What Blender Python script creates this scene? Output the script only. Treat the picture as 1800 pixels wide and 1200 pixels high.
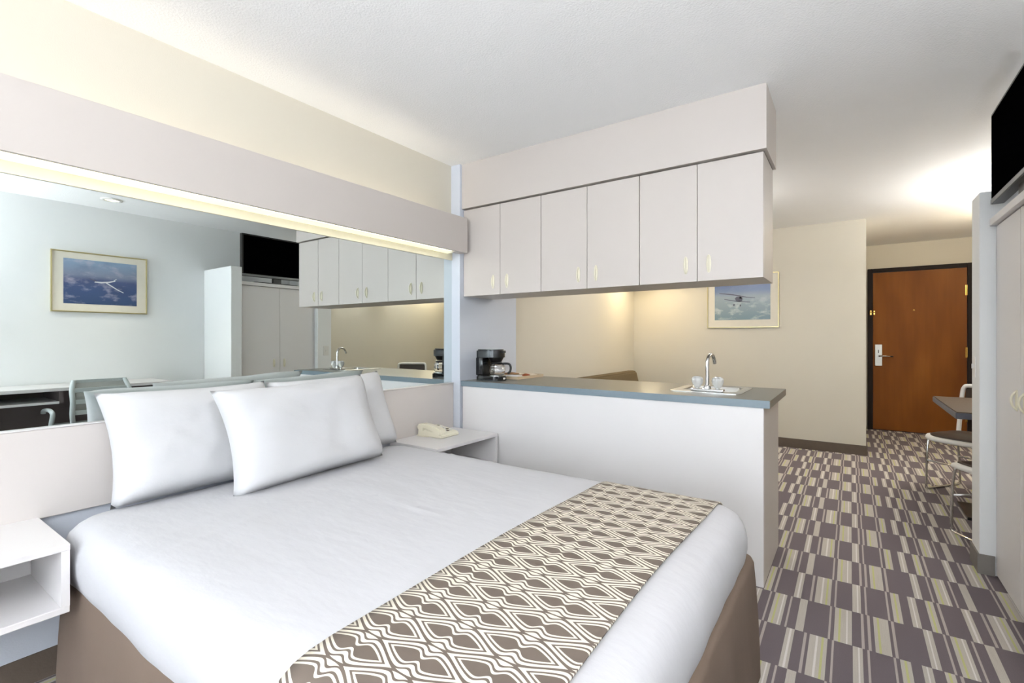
import bpy, bmesh, math, random
from mathutils import Vector, Matrix, noise

random.seed(7)
scene = bpy.context.scene
for o in list(bpy.data.objects):
    bpy.data.objects.remove(o)
COL = scene.collection
PI = math.pi

# ------------------------------------------------------------------ camera
cam_d = bpy.data.cameras.new('camera')
cam = bpy.data.objects.new('camera', cam_d)
COL.objects.link(cam)
cam_d.sensor_fit = 'HORIZONTAL'
cam_d.sensor_width = 36.0
cam_d.lens = 850.76 / 1800 * 36
cam_d.shift_y = -5.17 / 1800
cam_d.clip_start = 0.02
cam.location = (2.3509, 0.0, 1.2043)
cam.rotation_euler = (PI / 2, 0, 0.6107)
scene.camera = cam

# ------------------------------------------------------------------ world, daylight, exposure
world = bpy.data.worlds.new('world')
scene.world = world
world.use_nodes = True
wb = world.node_tree.nodes['Background']
wb.inputs[0].default_value = (0.80, 0.90, 1.0, 1)
wb.inputs[1].default_value = 5.0


def area_light(name, loc, rot, sx, sy, power, col, spread=None):
    d = bpy.data.lights.new(name, 'AREA')
    d.shape = 'RECTANGLE'
    d.size = sx
    d.size_y = sy
    d.energy = power
    d.color = col
    if spread:
        d.spread = spread
    o = bpy.data.objects.new(name, d)
    o.location = loc
    o.rotation_euler = rot
    COL.objects.link(o)
    return o


def point_light(name, loc, power, col, r=0.05):
    d = bpy.data.lights.new(name, 'POINT')
    d.energy = power
    d.color = col
    d.shadow_soft_size = r
    o = bpy.data.objects.new(name, d)
    o.location = loc
    COL.objects.link(o)
    return o


def spot_light(name, loc, rot, power, col, angle, blend=0.5, r=0.04):
    d = bpy.data.lights.new(name, 'SPOT')
    d.energy = power
    d.color = col
    d.spot_size = angle
    d.spot_blend = blend
    d.shadow_soft_size = r
    o = bpy.data.objects.new(name, d)
    o.location = loc
    o.rotation_euler = rot
    COL.objects.link(o)
    return o


# daylight entering through the wide window behind the camera
area_light('window_daylight', (1.75, -4.50, 1.30), (-PI / 2, 0, 0), 3.0, 1.8, 860, (0.84, 0.915, 1.0))
scene.view_settings.view_transform = 'Standard'
scene.view_settings.look = 'None'
scene.view_settings.gamma = 1.0
scene.view_settings.use_curve_mapping = False
scene.view_settings.exposure = 0.06

# ------------------------------------------------------------------ dimensions (metres)
H = 2.44
XR = 3.50        # right wall
XD = 3.95        # dining wall
YF = 6.17        # far wall
XH = 2.48        # hall corner
YD = 8.03        # door wall
YB = -4.60       # rear wall with window
PX = 0.082       # partition post width
YP = 2.597       # post front


# ------------------------------------------------------------------ materials
def lin(c):
    return tuple(((v / 255) / 12.92 if v / 255 <= 0.04045 else ((v / 255 + 0.055) / 1.055) ** 2.4) for v in c) + (1.0,)


class NB:
    """small node builder"""

    def __init__(self, name):
        self.m = bpy.data.materials.new(name)
        self.m.use_nodes = True
        self.t = self.m.node_tree
        self.b = self.t.nodes['Principled BSDF']

    def n(self, kind, **kw):
        nd = self.t.nodes.new(kind)
        for k, v in kw.items():
            setattr(nd, k, v)
        return nd

    def link(self, a, b):
        self.t.links.new(a, b)

    def put(self, sock, v):
        if hasattr(v, 'is_output') or isinstance(v, bpy.types.NodeSocket):
            self.link(v, sock)
        else:
            sock.default_value = v

    def math(self, op, a, b=0.0, c=0.0, clamp=False):
        nd = self.n('ShaderNodeMath', operation=op, use_clamp=clamp)
        self.put(nd.inputs[0], a)
        if op not in ('SINE', 'COSINE', 'ABSOLUTE', 'FRACT', 'FLOOR', 'EXPONENT', 'SQRT'):
            self.put(nd.inputs[1], b)
        if op in ('SMOOTH_MIN', 'MULTIPLY_ADD', 'COMPARE', 'WRAP'):
            self.put(nd.inputs[2], c)
        return nd.outputs[0]

    def mix(self, f, a, b, blend='MIX'):
        nd = self.n('ShaderNodeMix', data_type='RGBA', blend_type=blend)
        self.put(nd.inputs[0], f)
        self.put(nd.inputs[6], a)
        self.put(nd.inputs[7], b)
        return nd.outputs[2]

    def noise(self, scale, detail=3, vec=None, rough=0.5):
        nd = self.n('ShaderNodeTexNoise')
        nd.inputs['Scale'].default_value = scale
        nd.inputs['Detail'].default_value = detail
        nd.inputs['Roughness'].default_value = rough
        if vec is not None:
            self.link(vec, nd.inputs['Vector'])
        return nd.outputs[0]

    def coords(self, which='Object'):
        return self.n('ShaderNodeTexCoord').outputs[which]

    def world_pos(self):
        return self.n('ShaderNodeNewGeometry').outputs['Position']

    def mapping(self, vec, scale=(1, 1, 1), loc=(0, 0, 0), rot=(0, 0, 0)):
        nd = self.n('ShaderNodeMapping')
        self.link(vec, nd.inputs[0])
        nd.inputs['Scale'].default_value = scale
        nd.inputs['Location'].default_value = loc
        nd.inputs['Rotation'].default_value = rot
        return nd.outputs[0]

    def ramp(self, f, stops, interp='LINEAR'):
        nd = self.n('ShaderNodeValToRGB')
        cr = nd.color_ramp
        cr.interpolation = interp
        while len(cr.elements) < len(stops):
            cr.elements.new(0.5)
        for e, (p, c) in zip(cr.elements, stops):
            e.position = p
            e.color = c if len(c) == 4 else tuple(c) + (1,)
        self.put(nd.inputs[0], f)
        return nd.outputs[0]

    def bump(self, h, strength=0.2, dist=0.01):
        nd = self.n('ShaderNodeBump')
        nd.inputs['Strength'].default_value = strength
        nd.inputs['Distance'].default_value = dist
        self.link(h, nd.inputs['Height'])
        self.link(nd.outputs[0], self.b.inputs['Normal'])

    def set(self, **kw):
        for k, v in kw.items():
            self.put(self.b.inputs[k.replace('_', ' ')], v)
        return self


def paint(name, c, rough=0.6, vary=0.03, scale=3, bump=0.06, bscale=180, spec=0.3):
    m = NB(name)
    p = m.world_pos()
    f = m.noise(scale, 4, p)
    c1 = lin(c)
    c0 = tuple(v * (1 - vary * 2) for v in c1[:3]) + (1,)
    m.set(Base_Color=m.mix(f, c0, c1), Roughness=rough)
    m.b.inputs['Specular IOR Level'].default_value = spec
    if bump:
        m.bump(m.noise(bscale, 2, p), bump, 0.004)
    return m.m


def plain(name, c, rough=0.4, metal=0.0, **kw):
    m = NB(name)
    p = m.coords()
    c1 = lin(c)
    f = m.noise(25, 3, p)
    c0 = tuple(v * 0.93 for v in c1[:3]) + (1,)
    m.set(Base_Color=m.mix(f, c0, c1), Roughness=rough, Metallic=metal)
    for k, v in kw.items():
        m.b.inputs[k].default_value = v
    return m.m


M = {}
M['ceiling'] = paint('ceiling_texture_paint', (248, 248, 248), 0.9, 0.015, 4, 0.5, 120, 0.1)
M['beige'] = paint('beige_wall_paint', (212, 206, 192), 0.75, 0.015, 2, 0.10, 200, 0.2)
M['white_wall'] = paint('white_wall_paint', (234, 235, 235), 0.75, 0.012, 2, 0.10, 200, 0.2)
M['blue_white'] = paint('blue_white_wall_paint', (208, 213, 223), 0.75, 0.012, 2, 0.10, 200, 0.2)
M['laminate'] = paint('pale_mauve_laminate', (199, 191, 185), 0.38, 0.012, 2.5, 0.02, 300, 0.4)
M['laminate_mid'] = paint('headboard_laminate', (211, 204, 200), 0.38, 0.012, 2.5, 0.02, 300, 0.4)
M['laminate_light'] = paint('off_white_laminate', (226, 223, 223), 0.40, 0.012, 2.5, 0.02, 300, 0.4)
M['counter'] = paint('slate_blue_counter', (122, 137, 147), 0.30, 0.06, 40, 0.02, 300, 0.5)
M['counter_top'] = paint('grey_counter_top', (108, 107, 99), 0.28, 0.05, 40, 0.02, 300, 0.5)
M['handle'] = plain('cream_plastic', (236, 229, 206), 0.35)
M['phone'] = plain('ivory_phone_plastic', (242, 236, 214), 0.32)
M['dark_btn'] = plain('grey_print', (120, 112, 98), 0.5)
M['base'] = paint('taupe_cove_base', (104, 92, 82), 0.7, 0.12, 20, 0.15, 150, 0.2)
M['base_gray'] = paint('grey_cove_base', (140, 134, 128), 0.7, 0.12, 20, 0.15, 150, 0.2)
M['chrome'] = plain('chrome', (215, 215, 215), 0.10, 1.0)
M['steel'] = plain('brushed_steel', (205, 205, 202), 0.22, 1.0)
M['satin'] = plain('satin_nickel', (202, 202, 196), 0.38, 1.0)
M['brass'] = plain('brass', (214, 172, 92), 0.22, 1.0)
M['gold'] = plain('gold_frame', (206, 194, 150), 0.30, 1.0)
M['black'] = plain('black_plastic', (18, 18, 20), 0.28)
M['screen'] = plain('black_screen', (4, 4, 5), 0.5, **{'Specular IOR Level': 0.0, 'IOR': 1.02})
M['grey_plastic'] = plain('grey_plastic', (120, 122, 122), 0.4)
M['dark_steel'] = plain('graphite_plastic', (24, 26, 29), 0.10)
M['matboard'] = plain('cream_matboard', (226, 220, 206), 0.8)
M['white_plastic'] = plain('white_plastic', (228, 226, 222), 0.35)
M['seat_dark'] = paint('dark_brown_vinyl', (52, 38, 30), 0.45, 0.05, 10, 0.05, 120, 0.4)
M['table_top'] = paint('dark_brown_table_laminate', (72, 56, 42), 0.6, 0.06, 12, 0.02, 200, 0.4)
M['table_edge'] = paint('blue_grey_table_edge', (78, 80, 92), 0.4, 0.03, 12, 0.02, 200, 0.4)
M['sofa'] = paint('olive_brown_upholstery', (112, 98, 74), 0.85, 0.08, 30, 0.25, 400, 0.2)
M['frame_black'] = paint('black_brown_door_frame', (36, 28, 26), 0.55, 0.1, 20, 0.05, 120, 0.15)
M['desk_in'] = paint('grey_brown_desk_laminate', (96, 88, 88), 0.5, 0.03, 10, 0.02, 200, 0.3)
M['desk_top'] = paint('pale_desk_laminate', (208, 206, 206), 0.4, 0.02, 10, 0.02, 200, 0.3)
M['chair_frame'] = plain('silver_grey_plastic', (178, 186, 186), 0.35)
M['mesh_fabric'] = plain('grey_mesh', (150, 152, 148), 0.7)
M['shade'] = plain('cream_lamp_shade', (236, 224, 190), 0.8)
M['paper'] = plain('paper', (226, 216, 196), 0.7)
M['paper_white'] = plain('white_paper', (236, 234, 238), 0.7)
M['packet'] = plain('brown_packet', (150, 110, 70), 0.6)
M['packet_red'] = plain('rust_packet', (176, 92, 52), 0.6)
M['tray'] = plain('tan_tray', (206, 186, 156), 0.6)
M['dark_gap'] = plain('dark_gap', (70, 62, 56), 0.8)


def glass_mat(name, col=(1, 1, 1), rough=0.02):
    m = NB(name)
    m.set(Base_Color=tuple(col) + (1,), Roughness=rough, IOR=1.45)
    m.b.inputs['Transmission Weight'].default_value = 1.0
    return m.m


M['glass'] = glass_mat('clear_glass')
M['acrylic'] = plain('frosted_acrylic', (236, 238, 238), 0.12, **{'Transmission Weight': 0.45})


def emit_mat(name, col, strength):
    m = NB(name)
    m.set(Base_Color=tuple(col) + (1,), Roughness=0.6)
    m.b.inputs['Emission Color'].default_value = tuple(col) + (1,)
    m.b.inputs['Emission Strength'].default_value = strength
    return m.m


M['tube'] = emit_mat('warm_white_tube', (1.0, 0.94, 0.84), 3.0)
M['diffuser'] = emit_mat('lit_diffuser', (1.0, 0.97, 0.72), 0.62)
M['fill_dome'] = emit_mat('fill_dome', (1.0, 0.95, 0.86), 1.5)
M['bulb'] = emit_mat('warm_bulb', (1.0, 0.86, 0.6), 3.0)

mm = NB('mirror_silver')
mm.set(Base_Color=(0.76, 0.815, 0.805, 1), Roughness=0.0, Metallic=1.0)
M['mirror'] = mm.m


def wood_door():
    m = NB('stained_door_veneer')
    p = m.coords()
    q = m.mapping(p, (1.3, 1.3, 0.35))
    w = m.noise(2.2, 3, q)
    big = m.ramp(w, [(0.3, lin((112, 62, 16))), (0.55, lin((136, 80, 24))), (0.75, lin((150, 94, 34)))])
    g = m.noise(30, 4, m.mapping(p, (1.0, 1.0, 0.06)))
    m.set(Base_Color=m.mix(m.math('MULTIPLY', g, 0.5), big, lin((104, 56, 14))), Roughness=0.5)
    m.b.inputs['Specular IOR Level'].default_value = 0.2
    m.bump(g, 0.05, 0.002)
    return m.m


M['door'] = wood_door()


def fabric(name, c, scale=900, rough=0.9, bump=0.15, vary=0.04, soft=0.0):
    m = NB(name)
    p = m.coords()
    f = m.noise(6, 4, p)
    c1 = lin(c)
    c0 = tuple(v * (1 - vary) for v in c1[:3]) + (1,)
    m.set(Base_Color=m.mix(f, c0, c1), Roughness=rough)
    m.b.inputs['Specular IOR Level'].default_value = 0.15
    m.b.inputs['Sheen Weight'].default_value = soft
    big = m.noise(9, 5, m.mapping(p, (1.0, 2.2, 1.2)))
    fine = m.noise(scale, 2, p)
    h = m.math('ADD', m.math('MULTIPLY', big, 1.0), m.math('MULTIPLY', fine, 0.03))
    m.bump(h, bump, 0.02)
    return m.m


M['sheet'] = fabric('white_cotton_sheet', (195, 195, 199), bump=0.15, soft=0.0)
M['pillowcase'] = fabric('white_cotton_pillowcase', (202, 202, 204), bump=0.2, soft=0.0)
M['skirt'] = fabric('taupe_bed_skirt', (118, 103, 92), bump=0.10, vary=0.08)


def carpet():
    m = NB('striped_block_carpet')
    pos = m.world_pos()
    sep = m.n('ShaderNodeSeparateXYZ')
    m.link(pos, sep.inputs[0])
    x, y = sep.outputs[0], sep.outputs[1]
    PER, X0, ROW, Y0 = 0.6195, 2.132, 0.2915, 2.614
    u = m.math('FRACT', m.math('MULTIPLY', m.math('SUBTRACT', x, X0), 1 / PER))
    # rows drift slightly across the width of the roll
    yy = m.math('SUBTRACT', y, m.math('MULTIPLY', m.math('SUBTRACT', x, 2.4), 0.035))
    r = m.math('MULTIPLY', m.math('SUBTRACT', yy, Y0), 0.5 / ROW)
    par = m.math('GREATER_THAN', m.math('FRACT', r), 0.5)   # 0: row A, 1: row B
    K, W = (0, 0, 0, 1), (1, 1, 1, 1)

    def strip(segs):
        st = [(0.0, K)]
        for a, b in sorted(segs):
            if a <= 0:
                st = [(0.0, W)]
            else:
                st.append((a / PER, W))
            st.append((min(b / PER, 1.0), K))
        return m.ramp(u, st, 'CONSTANT')
    A = [(0, .029), (.082, .142), (.225, .255), (.370, .400), (.433, .462), (.496, .525)]
    An = [(.062, .071), (.155, .164), (.269, .277), (.349, .357), (.537, .545)]
    Aw = [(.012, .017), (.104, .110), (.240, .245), (.443, .448)]
    Ag = [(.123, .129), (.382, .388), (.505, .511)]
    B = [(.028, .057), (.161, .221), (.296, .347), (.461, .491), (.545, .595)]
    Bn = [(.141, .149), (.254, .262), (.275, .284), (.358, .366), (.524, .532), (.608, .616)]
    Bw = [(.202, .208), (.472, .477), (.580, .585)]
    Bg = [(.176, .182), (.309, .315), (.559, .565)]

    def pick(a, b):
        return m.mix(par, strip(a), strip(b))
    wide, nar, wht, grn = pick(A, B), pick(An, Bn), pick(Aw, Bw), pick(Ag, Bg)
    dark = lin((118, 109, 113))
    narrow, white, green = lin((184, 174, 168)), lin((226, 221, 217)), lin((196, 197, 140))
    # fine ribs and pile speckle
    rib = m.noise(1.0, 2, m.mapping(pos, (330, 8, 8)))
    spk = m.noise(420, 2, pos)
    blot = m.noise(5, 3, pos)
    lightv = m.mix(m.math('MULTIPLY', rib, 0.7), lin((204, 198, 188)), lin((176, 168, 160)))
    c = m.mix(wide, dark, lightv)
    c = m.mix(nar, c, narrow)
    c = m.mix(wht, c, white)
    c = m.mix(grn, c, green)
    c = m.mix(m.math('MULTIPLY', m.math('SUBTRACT', spk, 0.35), 0.45, clamp=True), c, (0, 0, 0, 1))
    c = m.mix(m.math('MULTIPLY', blot, 0.10), c, lin((80, 70, 72)))
    m.set(Base_Color=c, Roughness=0.95)
    m.b.inputs['Specular IOR Level'].default_value = 0.08
    m.bump(m.math('ADD', spk, m.math('MULTIPLY', rib, 0.6)), 0.35, 0.004)
    return m.m


M['carpet'] = carpet()


def runner_mat():
    m = NB('ogee_print_fabric')
    uv = m.coords('UV')
    sep = m.n('ShaderNodeSeparateXYZ')
    m.link(uv, sep.inputs[0])
    U, V = sep.outputs[0], sep.outputs[1]      # metres: U along the bed, V across it
    LX, LY = 0.131, 0.0885

    def level(du0, dv0):
        # offsets to the nearest motif of one sub-lattice (pitch 2*LX by LY), then a contour level:
        # below 0 in the eye, 1 at the edge of the ogee cell
        du = m.math('SUBTRACT', m.math('FRACT', m.math('ADD', m.math('MULTIPLY', m.math('SUBTRACT', U, du0), 1 / (2 * LX)), 0.5)), 0.5)
        du = m.math('ABSOLUTE', m.math('MULTIPLY', du, 2.0))
        dv = m.math('SUBTRACT', m.math('FRACT', m.math('ADD', m.math('MULTIPLY', m.math('SUBTRACT', V, dv0), 1 / LY), 0.5)), 0.5)
        dv = m.math('ABSOLUTE', m.math('MULTIPLY', dv, 2.0))

        def gauss(amp, w):
            return m.math('MULTIPLY', m.math('EXPONENT', m.math('MULTIPLY', m.math('POWER', du, 2.0), -1 / w ** 2)), amp)
        h = m.math('ADD', m.math('MULTIPLY', m.math('COSINE', m.math('MULTIPLY', du, PI)), 0.5), 0.5)
        h = m.math('SUBTRACT', h, gauss(0.32, 0.12))
        e = m.math('SUBTRACT', 0.50, m.math('MULTIPLY', m.math('POWER', m.math('MULTIPLY', du, 1 / 0.54), 1.8), 0.50))
        e = m.math('SUBTRACT', e, gauss(0.42, 0.11))
        return m.math('DIVIDE', m.math('SUBTRACT', dv, e), m.math('MAXIMUM', m.math('SUBTRACT', h, e), 0.02))
    lv = m.math('MINIMUM', level(0.0, 0.0), level(LX, LY / 2))
    K, W = (0, 0, 0, 1), (1, 1, 1, 1)
    f = m.ramp(m.math('MULTIPLY', lv, 0.5), [(0, K), (.0005, W), (.125, K), (.24, W), (.42, K), (.52, W), (.60, K)], 'CONSTANT')
    cream, taupe = lin((222, 215, 200)), lin((112, 101, 93))
    sh = m.noise(14, 4, uv)
    tv = m.mix(m.math('MULTIPLY', sh, 0.6), taupe, lin((98, 88, 80)))
    m.set(Base_Color=m.mix(f, tv, cream), Roughness=0.75)
    m.b.inputs['Specular IOR Level'].default_value = 0.25
    m.bump(m.noise(40, 4, uv), 0.10, 0.01)
    return m.m


M['runner'] = runner_mat()


def picture_mat(name, kind):
    m = NB(name)
    p = m.coords()
    sep = m.n('ShaderNodeSeparateXYZ')
    m.link(p, sep.inputs[0])
    z = sep.outputs[2]
    n1 = m.noise(7, 6, m.mapping(p, (1.0, 1.0, 1.9)), 0.6)
    n2 = m.noise(3.5, 4, m.mapping(p, (1.0, 1.0, 1.6), (4, 2, 1)))
    zz = m.math('ADD', m.math('MULTIPLY', z, 2.4), 0.5)
    if kind == 'dusk':
        base = m.ramp(zz, [(0.0, lin((52, 74, 112))), (0.35, lin((62, 82, 124))), (0.55, lin((74, 88, 128))), (0.66, lin((128, 136, 158))), (1.0, lin((136, 160, 186)))])
        cl = m.ramp(n1, [(0.52, (0, 0, 0)), (0.72, (1, 1, 1))])
        c = m.mix(m.math('MULTIPLY', cl, 0.75), base, lin((186, 180, 196)))
        dk = m.ramp(n2, [(0.50, (0, 0, 0)), (0.75, (1, 1, 1))])
        c = m.mix(m.math('MULTIPLY', dk, 0.5), c, lin((58, 70, 104)))
    else:
        base = m.ramp(zz, [(0.0, lin((112, 134, 142))), (0.4, lin((138, 154, 162))), (0.62, lin((150, 162, 172))), (0.78, lin((118, 136, 168))), (1.0, lin((100, 116, 160)))])
        cl = m.ramp(n1, [(0.50, (0, 0, 0)), (0.70, (1, 1, 1))])
        lo = m.ramp(zz, [(0.35, (1, 1, 1)), (0.7, (0.1, 0.1, 0.1))])
        c = m.mix(m.math('MULTIPLY', m.math('MULTIPLY', cl, lo), 0.85), base, lin((206, 212, 210)))
    m.set(Base_Color=c, Roughness=0.35)
    return m.m


M['art_dusk'] = picture_mat('dusk_cloud_print', 'dusk')
M['art_day'] = picture_mat('day_cloud_print', 'day')
M['art_white'] = plain('print_white', (214, 216, 222), 0.5)
M['art_grey'] = plain('print_grey', (92, 92, 108), 0.5)
M['art_dark'] = plain('print_dark', (62, 60, 74), 0.5)


# ------------------------------------------------------------------ mesh helpers
def bx(bm, x0, x1, y0, y1, z0, z1, bev=0.0, seg=2):
    r = bmesh.ops.create_cube(bm, size=1.0)
    vs = r['verts']
    for v in vs:
        v.co = Vector(((x0 + x1) / 2 + v.co.x * (x1 - x0), (y0 + y1) / 2 + v.co.y * (y1 - y0), (z0 + z1) / 2 + v.co.z * (z1 - z0)))
    if bev:
        es = list({e for v in vs for e in v.link_edges})
        bmesh.ops.bevel(bm, geom=es, offset=bev, segments=seg, affect='EDGES', profile=0.5)
    return vs


def prism(bm, pts, z0, z1):
    """vertical prism from a list of (x, y)"""
    lo = [bm.verts.new((x, y, z0)) for x, y in pts]
    hi = [bm.verts.new((x, y, z1)) for x, y in pts]
    n = len(pts)
    bm.faces.new(lo[::-1])
    bm.faces.new(hi)
    for i in range(n):
        bm.faces.new((lo[i], lo[(i + 1) % n], hi[(i + 1) % n], hi[i]))


def slab(bm, pts, axis, a0, a1):
    """prism along an arbitrary axis; pts are the two other coordinates"""
    def mk(p, a):
        q = list(p)
        q.insert(axis, a)
        return q
    lo = [bm.verts.new(mk(p, a0)) for p in pts]
    hi = [bm.verts.new(mk(p, a1)) for p in pts]
    n = len(pts)
    bm.faces.new(lo[::-1])
    bm.faces.new(hi)
    for i in range(n):
        bm.faces.new((lo[i], lo[(i + 1) % n], hi[(i + 1) % n], hi[i]))
    bmesh.ops.recalc_face_normals(bm, faces=bm.faces)


def lathe(bm, prof, cx=0, cy=0, cz=0, n=24, cap=True):
    rings = []
    for r, z in prof:
        rings.append([bm.verts.new((cx + r * math.cos(2 * PI * k / n), cy + r * math.sin(2 * PI * k / n), cz + z)) for k in range(n)])
    for a, b in zip(rings, rings[1:]):
        for k in range(n):
            bm.faces.new((a[k], a[(k + 1) % n], b[(k + 1) % n], b[k]))
    if cap:
        bm.faces.new(rings[0][::-1])
        bm.faces.new(rings[-1])


def tube(bm, pts, r, n=10, radii=None):
    pts = [Vector(p) for p in pts]
    rings = []
    up = Vector((0, 0, 1))
    prev = None
    for i, p in enumerate(pts):
        a = pts[max(i - 1, 0)]
        b = pts[min(i + 1, len(pts) - 1)]
        t = (b - a).normalized()
        if prev is None:
            ref = up if abs(t.z) < 0.9 else Vector((1, 0, 0))
            s = t.cross(ref).normalized()
        else:
            s = (prev - t * prev.dot(t)).normalized()
        prev = s
        w = t.cross(s)
        rr = radii[i] if radii else r
        rings.append([bm.verts.new(p + (s * math.cos(2 * PI * k / n) + w * math.sin(2 * PI * k / n)) * rr) for k in range(n)])
    for a, b in zip(rings, rings[1:]):
        for k in range(n):
            bm.faces.new((a[k], a[(k + 1) % n], b[(k + 1) % n], b[k]))
    bm.faces.new(rings[0][::-1])
    bm.faces.new(rings[-1])


def smooth_path(pts, n=6):
    """Catmull-Rom through points"""
    P = [Vector(p) for p in pts]
    out = []
    for i in range(len(P) - 1):
        p0, p1, p2, p3 = P[max(i - 1, 0)], P[i], P[i + 1], P[min(i + 2, len(P) - 1)]
        for k in range(n):
            t = k / n
            out.append(0.5 * ((2 * p1) + (p2 - p0) * t + (2 * p0 - 5 * p1 + 4 * p2 - p3) * t * t + (3 * p1 - p0 - 3 * p2 + p3) * t ** 3))
    out.append(P[-1])
    return out


def obj(name, bm, mat, parent=None, smooth=False, auto=None, fix=True):
    if fix:
        bmesh.ops.recalc_face_normals(bm, faces=bm.faces)
    me = bpy.data.meshes.new(name)
    bm.to_mesh(me)
    bm.free()
    if smooth:
        for p in me.polygons:
            p.use_smooth = True
        if auto:
            me.set_sharp_from_angle(angle=math.radians(auto))
    me.materials.append(mat)
    o = bpy.data.objects.new(name, me)
    COL.objects.link(o)
    if parent is not None:
        o.parent = parent
        o.matrix_parent_inverse = Matrix.LocRotScale(parent.location, parent.rotation_euler, None).inverted() if not parent.get('_local') else Matrix()
        if parent.parent is not None and not parent.get('_local'):
            o.matrix_parent_inverse = Matrix()
    return o


def B(*a, **k):
    bm = bmesh.new()
    bx(bm, *a, **k)
    return bm


def tag(o, label, cat, group=None):
    o['label'] = label
    o['category'] = cat
    if group:
        o['group'] = group
    return o


def thing(name, label, cat, loc=(0, 0, 0), rz=0.0, group=None, local=False):
    o = bpy.data.objects.new(name, None)
    o.empty_display_size = 0.1
    o.location = loc
    o.rotation_euler = (0, 0, rz)
    COL.objects.link(o)
    if local:
        o['_local'] = 1
    return tag(o, label, cat, group)


def struct(name, bm, mat, parent=None, **k):
    o = obj(name, bm, mat, parent, **k)
    if parent is None:
        o['kind'] = 'structure'
    return o


def part(name, bm, mat, parent, **k):
    """child of a part (mesh at the world origin) or of a thing"""
    o = obj(name, bm, mat, None, **k)
    o.parent = parent
    if parent.type == 'EMPTY' and not parent.get('_local'):
        o.matrix_parent_inverse = Matrix.LocRotScale(parent.location, parent.rotation_euler, None).inverted()
    return o


def copy_tree(o, parent=None):
    c = o.copy()
    COL.objects.link(c)
    c.parent = parent
    if parent is not None:
        c.matrix_parent_inverse = o.matrix_parent_inverse.copy()
    for ch in list(o.children):
        copy_tree(ch, c)
    return c


# ================================================================== SETTING
struct('floor', B(-0.15, XD + 0.15, YB - 0.15, YD + 0.15, -0.08, 0.0), M['carpet'])
struct('ceiling', B(-0.15, XD + 0.15, YB - 0.15, YD + 0.15, H, H + 0.08), M['ceiling'])
struct('wall_left', B(-0.12, 0.0, YB, YF + 0.12, 0, H), M['beige'])
struct('wall_far', B(0.0, XH, YF, YF + 0.12, 0, H), M['beige'])
struct('wall_hall', B(XH - 0.12, XH, YF + 0.12, YD, 0, H), M['beige'])
struct('wall_right', B(XR, XR + 0.12, YB, 3.57, 0, H), M['white_wall'])
struct('wall_dining', B(XD, XD + 0.12, 3.45, YD, 0, H), M['beige'])
struct('wall_return', B(XR + 0.12, XD, 3.45, 3.57, 0, H), M['beige'])
# door wall with an opening
bm = bmesh.new()
bx(bm, XH - 0.12, 2.535, YD, YD + 0.12, 0, H)
bx(bm, 3.565, XD + 0.12, YD, YD + 0.12, 0, H)
bx(bm, 2.535, 3.565, YD, YD + 0.12, 2.125, H)
struct('wall_door', bm, M['beige'])
# rear wall with window opening
bm = bmesh.new()
bx(bm, 0.0, 0.2, YB - 0.12, YB, 0, H)
bx(bm, 3.3, XR, YB - 0.12, YB, 0, H)
bx(bm, 0.2, 3.3, YB - 0.12, YB, 0, 0.35)
bx(bm, 0.2, 3.3, YB - 0.12, YB, 2.25, H)
struct('wall_rear', bm, M['white_wall'])
w = bpy.data.objects.new('window_1', None)
COL.objects.link(w)
w['kind'] = 'structure'
bm = bmesh.new()
for a in ((0.2, 0.26), (3.24, 3.3), (1.72, 1.78)):
    bx(bm, a[0], a[1], YB - 0.11, YB - 0.05, 0.35, 2.25)
bx(bm, 0.26, 3.24, YB - 0.11, YB - 0.05, 0.35, 0.41)
bx(bm, 0.26, 3.24, YB - 0.11, YB - 0.05, 2.19, 2.25)
obj('window_frame', bm, M['white_plastic'], w)
for a in ((0.26, 1.72), (1.78, 3.24)):
    obj('pane', B(a[0], a[1], YB - 0.083, YB - 0.077, 0.41, 2.19), M['glass'], w)
obj('window_sill', B(0.17, 3.33, YB - 0.02, YB + 0.06, 0.32, 0.35), M['white_plastic'], w)

# partition post, blue-grey wing wall in line with the headboard wall
struct('wall_partition', B(0.0, PX, YP, 3.30, 0, H), M['blue_white'])
# soffit above the wall cabinets
struct('wall_soffit', B(PX + 0.001, 2.0177, 2.6178, 2.985, 2.1252, H), M['laminate'])
# wing walls beside the wardrobe, stopping short of the ceiling
struct('wall_wing_near', B(2.892, XR, 2.425, 2.535, 0, 1.955, bev=0.004), M['white_wall'])
struct('wall_wing_far', B(2.892, XR, 3.415, 3.60, 0, 1.955, bev=0.004), M['white_wall'])
bm = bmesh.new()
prism(bm, [(2.884, 3.408), (2.950, 3.408), (2.950, 3.4149), (2.8915, 3.4149), (2.8915, 3.606), (2.884, 3.606)], 0, 0.10)
struct('baseboard_wing', bm, M['base_gray'])
bm = bmesh.new()
bx(bm, 0.0, XH + 0.012, YF - 0.012, YF, 0, 0.10)
struct('baseboard_far', bm, M['base'])
struct('baseboard_hall', B(XH, XH + 0.012, YF, YD - 0.03, 0, 0.10), M['base'])
struct('trim_1', B(0.0, 0.004, YB, YP, 0.10, 0.571), M['blue_white'])
struct('baseboard_left', B(0.0, 0.010, YB, YP, 0, 0.10), M['base'])
struct('baseboard_kitchen', B(0.0, 0.010, 3.301, YF - 0.013, 0, 0.10), M['base'])
struct('baseboard_right', B(XR - 0.010, XR, YB, 2.424, 0, 0.10), M['base'])
struct('baseboard_dining', B(XD - 0.010, XD, 3.57, YD, 0, 0.10), M['base'])

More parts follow.
